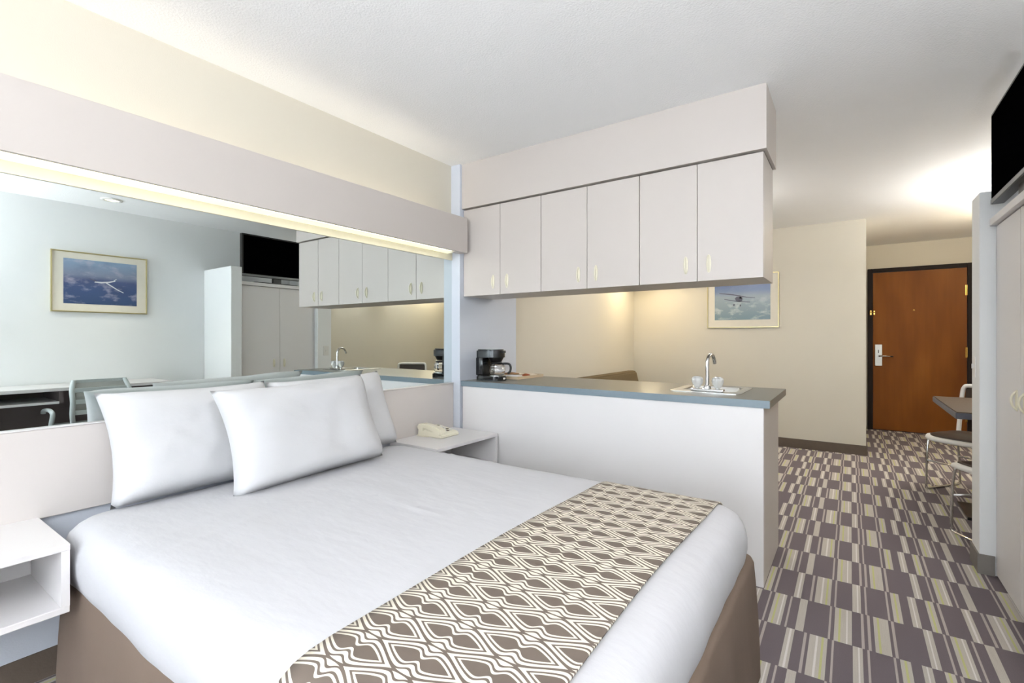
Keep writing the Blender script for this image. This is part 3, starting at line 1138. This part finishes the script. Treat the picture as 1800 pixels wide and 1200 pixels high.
# handset: grip with two raised ends, lying along the left side
hs = [(0.042, zt + 0.040), (0.092, zt + 0.034), (0.096, zt + 0.052), (0.170, zt + 0.040), (0.172, zt + 0.024), (0.232, zt + 0.016), (0.246, zt + 0.030), (0.240, zt + 0.052), (0.205, zt + 0.066), (0.150, zt + 0.074), (0.085, zt + 0.080), (0.048, zt + 0.076), (0.036, zt + 0.058)]
slab(bm, hs, 1, 2.226, 2.282)
bmesh.ops.bevel(bm, geom=[e for e in bm.edges], offset=0.004, segments=2, affect='EDGES')
part('handset', bm, M['phone'], ph, smooth=True, auto=45)
for i in range(4):
    for j in range(3):
        x = 0.110 + i * 0.028
        y = 2.305 + j * 0.026
        zz = zt + 0.052 - (x - 0.060) * (0.026 / 0.176)
        part('button', B(x, x + 0.016, y, y + 0.016, zz - 0.002, zz + 0.003), M['white_plastic'] if (i + j) % 4 else M['dark_btn'], ph)
part('card_window', B(0.072, 0.092, 2.30, 2.385, zt + 0.044, zt + 0.0505), M['dark_btn'], ph)
bm = bmesh.new()
cp = []
for k in range(90):
    a = k * 0.9
    t = k / 89
    cp.append((0.15 - 0.10 * t + 0.004 * math.cos(a), 2.216 - 0.008 * math.sin(PI * t), zt + 0.0065 + 0.004 * math.sin(a)))
tube(bm, cp, 0.0016, 6)
part('coiled_cord', bm, M['phone'], ph, smooth=True)

# ================================================================== WARDROBE, TV
wd = thing('wardrobe', 'pale two-door wardrobe between the white wing walls under the television', 'wardrobe', (3.2, 2.97, 0))
part('body', B(2.974, XR - 0.002, 2.537, 3.413, 0.0, 1.775), M['laminate_light'], wd)
part('top_board', B(2.930, XR - 0.002, 2.537, 3.4135, 1.7755, 1.812, bev=0.002), M['laminate_light'], wd)
for a, b, hy in ((2.539, 2.978, 2.913), (2.981, 3.412, 3.033)):
    dr = part('door', B(2.954, 2.9735, a, b, 0.012, 1.772, bev=0.0015), M['laminate_light'], wd)
    bm = bmesh.new()
    oval_handle(bm, 0, 0, 0, 0.048, 0.013, 0.020)
    bmesh.ops.rotate(bm, verts=bm.verts, cent=(0, 0, 0), matrix=Matrix.Rotation(-PI / 2, 3, 'Z'))
    bmesh.ops.translate(bm, verts=bm.verts, vec=(2.954, hy, 0.930))
    part('handle', bm, M['handle'], dr, smooth=True, auto=50)
part('edge_strip', B(2.9525, 2.9539, 2.9785, 2.9805, 0.012, 1.772), M['white_plastic'], wd)

tv = thing('television', 'black flat-screen television standing on the wardrobe', 'television', (3.0, 2.95, 1.812))
TY0, TY1, TZ0, TZ1 = 2.550, 3.352, 1.872, 2.322
bm = bmesh.new()
bx(bm, 2.925, 2.972, TY0, TY1, TZ0, TZ1, bev=0.004)
bx(bm, 2.972, 3.005, TY0 + 0.12, TY1 - 0.12, TZ0 + 0.06, TZ1 - 0.1, bev=0.01)
part('casing', bm, M['black'], tv)
part('screen', B(2.9235, 2.9252, TY0 + 0.016, TY1 - 0.016, TZ0 + 0.028, TZ1 - 0.016), M['screen'], tv)
part('lower_trim', B(2.9225, 2.9249, TY0 + 0.002, TY1 - 0.002, TZ0 + 0.002, TZ0 + 0.022), M['grey_plastic'], tv)
part('neck', B(2.950, 2.985, 2.905, 2.995, 1.822, TZ0 + 0.004), M['black'], tv)
bm = bmesh.new()
prism(bm, rrect(2.940, 3.130, 2.70, 3.20, 0.03, 5), 1.8125, 1.8215)
part('stand_plate', bm, M['black'], tv)


# ================================================================== PICTURES
def picture(label, w, h, pw, ph_, pz, mat, planes, loc, rz):
    t = thing('framed_picture', label, 'picture', loc, rz, local=True)
    fw = 0.011
    bm = bmesh.new()
    for a in ((-w / 2, -w / 2 + fw, -h / 2, h / 2), (w / 2 - fw, w / 2, -h / 2, h / 2), (-w / 2 + fw, w / 2 - fw, -h / 2, -h / 2 + fw), (-w / 2 + fw, w / 2 - fw, h / 2 - fw, h / 2)):
        bx(bm, a[0], a[1], -0.022, 0.0, a[2], a[3], bev=0.002)
    part('frame', bm, M['gold'], t)
    part('mat_board', B(-w / 2 + fw, w / 2 - fw, -0.012, -0.002, -h / 2 + fw, h / 2 - fw), M['matboard'], t)
    pr_ = part('print', B(-pw / 2, pw / 2, -0.0135, -0.0121, pz - ph_ / 2, pz + ph_ / 2), mat, t)
    for nm, pts, mt in planes:
        bm = bmesh.new()
        slab(bm, pts, 1, -0.0143, -0.0136)
        part(nm, bm, M[mt], pr_)
    return t


glider = [('painted_wing', [(-0.02, 0.012), (-0.12, -0.055), (-0.165, -0.078), (-0.17, -0.074), (-0.12, -0.045), (-0.045, 0.008)], 'art_white'),
          ('painted_fuselage', [(0.055, 0.006), (0.0, 0.002), (-0.06, 0.012), (-0.105, 0.030), (-0.10, 0.036), (-0.05, 0.024), (0.0, 0.018), (0.05, 0.016)], 'art_white'),
          ('painted_tail', [(-0.098, 0.034), (-0.115, 0.052), (-0.11, 0.054), (-0.088, 0.036)], 'art_white'),
          ('painted_far_wing', [(0.02, 0.016), (0.085, 0.038), (0.10, 0.040), (0.045, 0.014)], 'art_grey')]
picture('gold-framed print of an aircraft over blue clouds, on the right wall above the desk', 0.72, 0.556, 0.548, 0.41, 0.005, M['art_dusk'], glider, (XR - 0.001, 1.531, 1.725), -PI / 2)
bip = [('painted_upper_wing', [(-0.245, 0.095), (-0.10, 0.070), (0.05, 0.036), (0.14, 0.028), (0.14, 0.034), (0.05, 0.046), (-0.10, 0.084), (-0.245, 0.102)], 'art_grey'),
       ('painted_lower_wing', [(-0.19, 0.022), (-0.06, -0.006), (0.09, -0.020), (0.09, -0.014), (-0.06, 0.004), (-0.19, 0.029)], 'art_grey'),
       ('painted_fuselage', [(-0.075, 0.030), (-0.055, -0.006), (-0.02, -0.012), (0.005, 0.004), (0.008, 0.036), (-0.02, 0.050), (-0.055, 0.050)], 'art_grey'),
       ('painted_cowling', [(-0.03, 0.030), (-0.005, 0.026), (0.004, 0.040), (-0.018, 0.050)], 'art_white'),
       ('painted_wheel', [(-0.092, -0.055), (-0.078, -0.055), (-0.076, -0.034), (-0.088, -0.032)], 'art_dark'),
       ('painted_wheel', [(-0.022, -0.064), (-0.010, -0.064), (-0.008, -0.044), (-0.020, -0.042)], 'art_dark')]
picture('gold-framed print of a biplane above clouds on the far wall', 0.765, 0.625, 0.594, 0.46, 0.010, M['art_day'], bip, (1.310, YF - 0.001, 1.643), 0.0)

# ================================================================== DESK AND OFFICE CHAIR (seen in the mirror)
dk = thing('desk', 'long pale-topped desk with an open shelf below the picture, seen in the mirror', 'desk', (3.2, 0.9, 0))
DX0, DX1, DY0, DY1 = 2.955, XR - 0.012, -0.55, 1.93
part('top', B(DX0, DX1, DY0, DY1, 0.775, 0.802, bev=0.002), M['desk_top'], dk)
part('shelf', B(DX0 + 0.01, DX1 - 0.02, DY0 + 0.025, 1.12, 0.672, 0.690), M['desk_top'], dk)
part('back_panel', B(DX1 - 0.02, DX1, DY0 + 0.025, DY1 - 0.025, 0.0, 0.775), M['desk_in'], dk)
for y, z in ((DY0, 0.0), (1.12, 0.672), (DY1 - 0.025, 0.0)):
    part('side_panel', B(DX0 + 0.01, DX1 - 0.0205, y, y + 0.025, z, 0.775), M['desk_in'], dk)

oc = thing('office_chair', 'silver-framed mesh office chair pushed up to the desk, seen in the mirror', 'office chair', (2.84, 1.32, 0))
cyc = 1.325
for s in (-1, 1):
    bm = bmesh.new()
    y = cyc + s * 0.185
    tube(bm, smooth_path([(2.755, y * 1 - s * 0.02, 0.50), (2.700, y, 0.60), (2.685, y, 0.70), (2.710, y, 0.79), (2.755, y - s * 0.02, 0.865)], 6), 0.017, 10)
    part('back_upright', bm, M['chair_frame'], oc, smooth=True)
for z, x in ((0.855, 2.750), (0.79, 2.712), (0.70, 2.691), (0.615, 2.697)):
    part('back_slat', B(x - 0.004, x + 0.006, cyc - 0.175, cyc + 0.175, z - 0.018, z + 0.018, bev=0.003), M['chair_frame'], oc)
bm = bmesh.new()
n = 8
q = [(2.755, 0.865), (2.725, 0.81), (2.701, 0.74), (2.699, 0.66), (2.717, 0.60)]
slab(bm, q + [(x + 0.006, z) for x, z in q[::-1]], 1, cyc - 0.17, cyc + 0.17)
part('mesh_back', bm, M['mesh_fabric'], oc)
part('seat', B(2.725, 3.165, cyc - 0.23, cyc + 0.23, 0.43, 0.49, bev=0.025, seg=3), M['mesh_fabric'], oc, smooth=True)
for s in (-1, 1):
    bm = bmesh.new()
    y = cyc + s * 0.27
    tube(bm, smooth_path([(2.885, y - s * 0.03, 0.44), (2.885, y, 0.50), (2.845, y, 0.60), (2.945, y, 0.625), (3.105, y, 0.61), (3.125, y, 0.585)], 6), 0.016, 10)
    part('armrest', bm, M['chair_frame'], oc, smooth=True)
bm = bmesh.new()
lathe(bm, [(0.03, 0.09), (0.03, 0.30), (0.022, 0.30), (0.022, 0.43)], 2.905, cyc, 0, 16)
part('gas_lift', bm, M['black'], oc, smooth=True, auto=40)
for k in range(5):
    a = k * 2 * PI / 5 + 0.3
    bm = bmesh.new()
    c, s = math.cos(a), math.sin(a)
    tube(bm, [(2.905, cyc, 0.10), (2.905 + 0.15 * c, cyc + 0.15 * s, 0.085), (2.905 + 0.27 * c, cyc + 0.27 * s, 0.065)], 0.017, 8)
    ft = part('foot', bm, M['grey_plastic'], oc, smooth=True)
    bm = bmesh.new()
    lathe(bm, [(0.027, -0.012), (0.027, 0.012)], 0, 0, 0, 14)
    bmesh.ops.rotate(bm, verts=bm.verts, cent=(0, 0, 0), matrix=Matrix.Rotation(PI / 2, 3, 'X'))
    bmesh.ops.translate(bm, verts=bm.verts, vec=(2.905 + 0.27 * c, cyc + 0.27 * s, 0.0275))
    part('castor', bm, M['black'], ft)

# recessed ceiling downlight above the picture
dl = thing('ceiling_downlight', 'small round recessed downlight in the ceiling, seen in the mirror', 'ceiling light', (3.05, 1.485, H - 0.01))
bm = bmesh.new()
lathe(bm, [(0.055, -0.001), (0.078, -0.001), (0.080, -0.006), (0.056, -0.012), (0.050, -0.004)], 3.05, 1.485, H, 28, cap=False)
part('trim_ring', bm, M['white_plastic'], dl, smooth=True)
bm = bmesh.new()
lathe(bm, [(0.048, -0.004), (0.030, -0.010), (0.010, -0.012)], 3.05, 1.485, H, 24)
part('bulb', bm, M['bulb'], dl, smooth=True)
spot_light('downlight_lamp', (3.05, 1.485, H - 0.03), (0, math.radians(12), 0), 26, (1.0, 0.84, 0.6), math.radians(105), 0.7)

# ================================================================== DINING TABLE AND CHAIRS
dt = thing('dining_table', 'dark rectangular dining table jutting out behind the white wing wall', 'dining table', (3.15, 4.53, 0))
part('top', B(2.887, 3.487, 4.03, 5.05, 0.745, 0.750), M['table_top'], dt)
part('edging', B(2.882, 3.492, 4.025, 5.055, 0.708, 0.7445, bev=0.002), M['table_edge'], dt)
bm = bmesh.new()
lathe(bm, [(0.035, 0.02), (0.035, 0.70)], 3.20, 4.56, 0, 18)
part('pedestal', bm, M['black'], dt, smooth=True, auto=40)
part('foot_plate', B(2.985, 3.42, 4.36, 4.76, 0, 0.02, bev=0.004), M['black'], dt)
part('under_frame', B(3.02, 3.38, 4.42, 4.70, 0.70, 0.7075), M['black'], dt)


def dining_chair(name='dining_chair'):
    """local: seat centre at origin in plan, front toward -Y, back at +Y"""
    t = thing(name, 'chair', 'chair', local=True)
    sw, sd, zs = 0.245, 0.235, 0.415

    def outline(s, n=48, e=4.2):
        out = []
        for k in range(n):
            a = 2 * PI * k / n
            c, q = math.cos(a), math.sin(a)
            out.append((sw * s * math.copysign(abs(c) ** (2 / e), c), sd * s * math.copysign(abs(q) ** (2 / e), q)))
        return out
    bm = bmesh.new()
    rings = []
    for s, z in ((0.86, zs - 0.006), (0.97, zs - 0.002), (1.0, zs + 0.012), (0.97, zs + 0.027), (0.90, zs + 0.030)):
        rings.append([(x, y, z - 0.015 * (1 if y < -0.15 else 0) * ((-y - 0.15) / 0.08)) for x, y in outline(s)])
    rv = loft(bm, rings)
    bm.faces.new(rv[0][::-1])
    part('seat_shell', bm, M['white_plastic'], t, smooth=True)
    bm = bmesh.new()
    rings = []
    for s, z in ((0.885, zs + 0.026), (0.89, zs + 0.034), (0.82, zs + 0.040), (0.4, zs + 0.042)):
        rings.append([(x, y, z - 0.015 * (1 if y < -0.15 else 0) * ((-y - 0.15) / 0.08)) for x, y in outline(s)])
    loft(bm, rings)
    part('seat_pad', bm, M['seat_dark'], t, smooth=True)
    # backrest: white frame with a dark pad
    bm = bmesh.new()
    fr = smooth_path([(-0.205, 0.195, zs + 0.005), (-0.215, 0.235, 0.58), (-0.215, 0.262, 0.74), (-0.205, 0.270, 0.80), (-0.17, 0.272, 0.815), (0, 0.278, 0.815), (0.17, 0.272, 0.815), (0.205, 0.270, 0.80), (0.215, 0.262, 0.74), (0.215, 0.235, 0.58), (0.205, 0.195, zs + 0.005)], 5)
    tube(bm, fr, 0.016, 8)
    part('back_frame', bm, M['white_plastic'], t, smooth=True)
    bm = bmesh.new()
    q = [(0.243, 0.60), (0.262, 0.70), (0.272, 0.798)]
    slab(bm, q + [(y + 0.014, z) for y, z in q[::-1]], 0, -0.195, 0.195)
    part('back_pad', bm, M['seat_dark'], t)
    for s in (-1, 1):
        bm = bmesh.new()
        x = s * 0.205
        tube(bm, smooth_path([(x, -0.165, zs - 0.004), (x, -0.185, 0.30), (x, -0.195, 0.05), (x, -0.180, 0.012), (x, -0.10, 0.010), (x, 0.12, 0.010), (x, 0.20, 0.012), (x, 0.215, 0.05), (x, 0.195, 0.30), (x, 0.175, zs - 0.002)], 5), 0.0085, 8)
        part('sled_leg', bm, M['chrome'], t, smooth=True)
    for y, z in ((-0.188, 0.235), (0.198, 0.235)):
        bm = bmesh.new()
        tube(bm, [(-0.205, y, z), (0.205, y, z)], 0.007, 8)
        part('cross_bar', bm, M['chrome'], t, smooth=True)
    return t


c1 = dining_chair()
chairs = [(3.125, 5.094, -0.64, 'white-rimmed dining chair with chrome sled legs at the far end of the table'),
          (3.139, 3.968, -2.618, 'nearest white-rimmed dining chair with chrome sled legs, beside the wing wall base')]
for i, (x, y, rz, lb) in enumerate(chairs):
    c = c1 if i == 0 else copy_tree(c1)
    c.location = (x, y, 0)
    c.rotation_euler = (0, 0, rz)
    tag(c, lb, 'chair', 'dining chairs at the table')


# pendant lamp over the sofa corner
def pendant(label, x, y, zb, power, spread=0.15):
    t = thing('pendant_lamp', label, 'pendant lamp', (x, y, zb), group='pendant lamps')
    bm = bmesh.new()
    prof = [(spread, 0), (spread * 0.98, 0.004), (spread * 0.55, 0.17), (spread * 0.28, 0.20), (spread * 0.26, 0.196), (spread * 0.53, 0.166), (spread * 0.96, 0.002)]
    lathe(bm, prof, x, y, zb, 32, cap=False)
    part('shade', bm, M['shade'], t, smooth=True, auto=50)
    bm = bmesh.new()
    tube(bm, [(x, y, zb + 0.19), (x, y, H - 0.02)], 0.004, 8)
    part('cord', bm, M['white_plastic'], t, smooth=True)
    bm = bmesh.new()
    lathe(bm, [(0.055, 0), (0.05, 0.018), (0.02, 0.0195)], x, y, H - 0.0195, 20)
    part('ceiling_rose', bm, M['white_plastic'], t, smooth=True, auto=40)
    bm = bmesh.new()
    lathe(bm, [(0.010, 0.12), (0.026, 0.10), (0.032, 0.075), (0.022, 0.05), (0.006, 0.044)], x, y, zb, 16)
    part('bulb', bm, M['bulb'], t, smooth=True)
    point_light('pendant_light', (x, y, zb + 0.02), power, (1.0, 0.86, 0.60), 0.03)
    return t


pendant('cream cone pendant lamp hanging over the sofa corner behind the wall cabinets', 0.40, 5.62, 1.905, 10)


def uplighter_bowl(t, x, y, zb, power, col, r=0.17):
    """open-topped bowl that throws its light at the ceiling"""
    bm = bmesh.new()
    lathe(bm, [(0.03, 0.0), (r * 0.65, 0.035), (r, 0.10), (r * 0.98, 0.10), (r * 0.62, 0.042), (0.025, 0.008)], x, y, zb, 32)
    part('bowl', bm, M['shade'], t, smooth=True, auto=50)
    bm = bmesh.new()
    lathe(bm, [(0.012, 0.01), (0.03, 0.03), (0.03, 0.05), (0.012, 0.065)], x, y, zb, 16)
    part('bulb', bm, M['bulb'], t, smooth=True)
    d_ = area_light('bowl_fill_light', (x, y, zb + 0.095), (PI, 0, 0), r * 1.6, r * 1.6, power, col)
    d_.data.shape = 'DISK'


bp = thing('bowl_pendant_fill', 'unseen bowl pendant beside the dining table, turned upward to brighten the far ceiling', 'pendant lamp', (3.74, 5.15, 1.84))
uplighter_bowl(bp, 3.74, 5.15, 1.84, 42, (1.0, 0.99, 0.97))  # unseen lamp, its open bowl shaped to brighten the far ceiling
for k in range(3):
    a = k * 2 * PI / 3 + 0.4
    bm = bmesh.new()
    tube(bm, [(3.74 + 0.165 * math.cos(a), 5.15 + 0.165 * math.sin(a), 1.935), (3.74 + 0.01 * math.cos(a), 5.15 + 0.01 * math.sin(a), H - 0.02)], 0.002, 6)
    part('wire', bm, M['chrome'], bp)
bm = bmesh.new()
lathe(bm, [(0.055, 0), (0.05, 0.018), (0.02, 0.0195)], 3.74, 5.15, H - 0.0195, 20)
part('ceiling_rose', bm, M['white_plastic'], bp, smooth=True, auto=40)

# unseen torchiere added behind the camera to brighten the ceiling
for lx, ly, lz, pw, lb in ((3.10, -1.05, 1.15, 148, 'added torchiere behind the camera, fill light for the ceiling'),):
    tl = thing('fill_torchiere', lb, 'added fill lamp', (lx, ly, 0))
    bm = bmesh.new()
    lathe(bm, [(0.14, 0), (0.14, 0.015), (0.03, 0.03)], lx, ly, 0, 28)
    part('base', bm, M['satin'], tl, smooth=True, auto=40)
    bm = bmesh.new()
    tube(bm, [(lx, ly, 0.03), (lx, ly, lz)], 0.011, 12)
    part('pole', bm, M['satin'], tl, smooth=True)
    uplighter_bowl(tl, lx, ly, lz, pw, (0.93, 0.96, 1.0))

# unseen domes added to brighten hall and kitchenette, behind wing wall and soffit
def dome(name, label, x, y, power, col):
    t = thing(name, label, 'ceiling light', (x, y, H - 0.09), group='added fill domes on the ceiling')
    bm = bmesh.new()
    lathe(bm, [(0.02, -0.085), (0.08, -0.075), (0.125, -0.045), (0.14, -0.012)], x, y, H, 28)
    part('dome', bm, M['fill_dome'], t, smooth=True, auto=60)
    bm = bmesh.new()
    lathe(bm, [(0.15, -0.012), (0.15, -0.0005)], x, y, H, 28)
    part('base_ring', bm, M['white_plastic'], t, smooth=True, auto=40)
    point_light('dome_fill_light', (x, y, H - 0.22), power, col, 0.10)


dome('hall_fill_dome', 'added fill dome on the ceiling at the hall entrance, out of view', 3.74, 6.3, 19, (1.0, 0.84, 0.58))
dome('kitchen_fill_dome', 'added fill dome on the kitchenette ceiling, out of view behind the soffit', 1.15, 4.45, 24, (1.0, 0.98, 0.96))

# ------------------------------------------------------------------ sofa behind the peninsula
so = thing('sofa', 'olive brown sofa against the left wall behind the peninsula', 'sofa', (0.5, 4.9, 0))
part('base', B(0.03, 0.88, 4.05, 5.74, 0.06, 0.28, bev=0.02), M['sofa'], so, smooth=True, auto=40)
bm = bmesh.new()
slab(bm, [(0.03, 0.28), (0.32, 0.28), (0.20, 0.80), (0.17, 0.815), (0.09, 0.81), (0.05, 0.79)], 1, 4.05, 5.74)
bmesh.ops.bevel(bm, geom=list(bm.edges), offset=0.012, segments=2, affect='EDGES')
part('back', bm, M['sofa'], so, smooth=True, auto=40)
for y in (4.07, 5.57):
    part('arm', B(0.24, 0.88, y, y + 0.15, 0.28, 0.60, bev=0.03, seg=3), M['sofa'], so, smooth=True, auto=50)
for y in (4.23, 4.90):
    part('seat_cushion', B(0.30, 0.89, y, y + 0.66, 0.28, 0.44, bev=0.035, seg=3), M['sofa'], so, smooth=True, auto=50)
for x, y in ((0.1, 4.12), (0.8, 4.12), (0.1, 5.66), (0.8, 5.66)):
    part('foot', B(x - 0.03, x + 0.03, y - 0.03, y + 0.03, 0, 0.06), M['frame_black'], so)

# light switch on the side of the far wing wall
sw = thing('light_switch', 'small white light switch on the side of the wing wall', 'switch', (2.89, 3.52, 1.05))
part('plate', B(2.8865, 2.8918, 3.49, 3.56, 1.0, 1.115, bev=0.001), M['white_plastic'], sw)
part('toggle', B(2.880, 2.8868, 3.519, 3.531, 1.045, 1.07), M['white_plastic'], sw)

for o in bpy.data.objects:
    if '_local' in o:
        del o['_local']
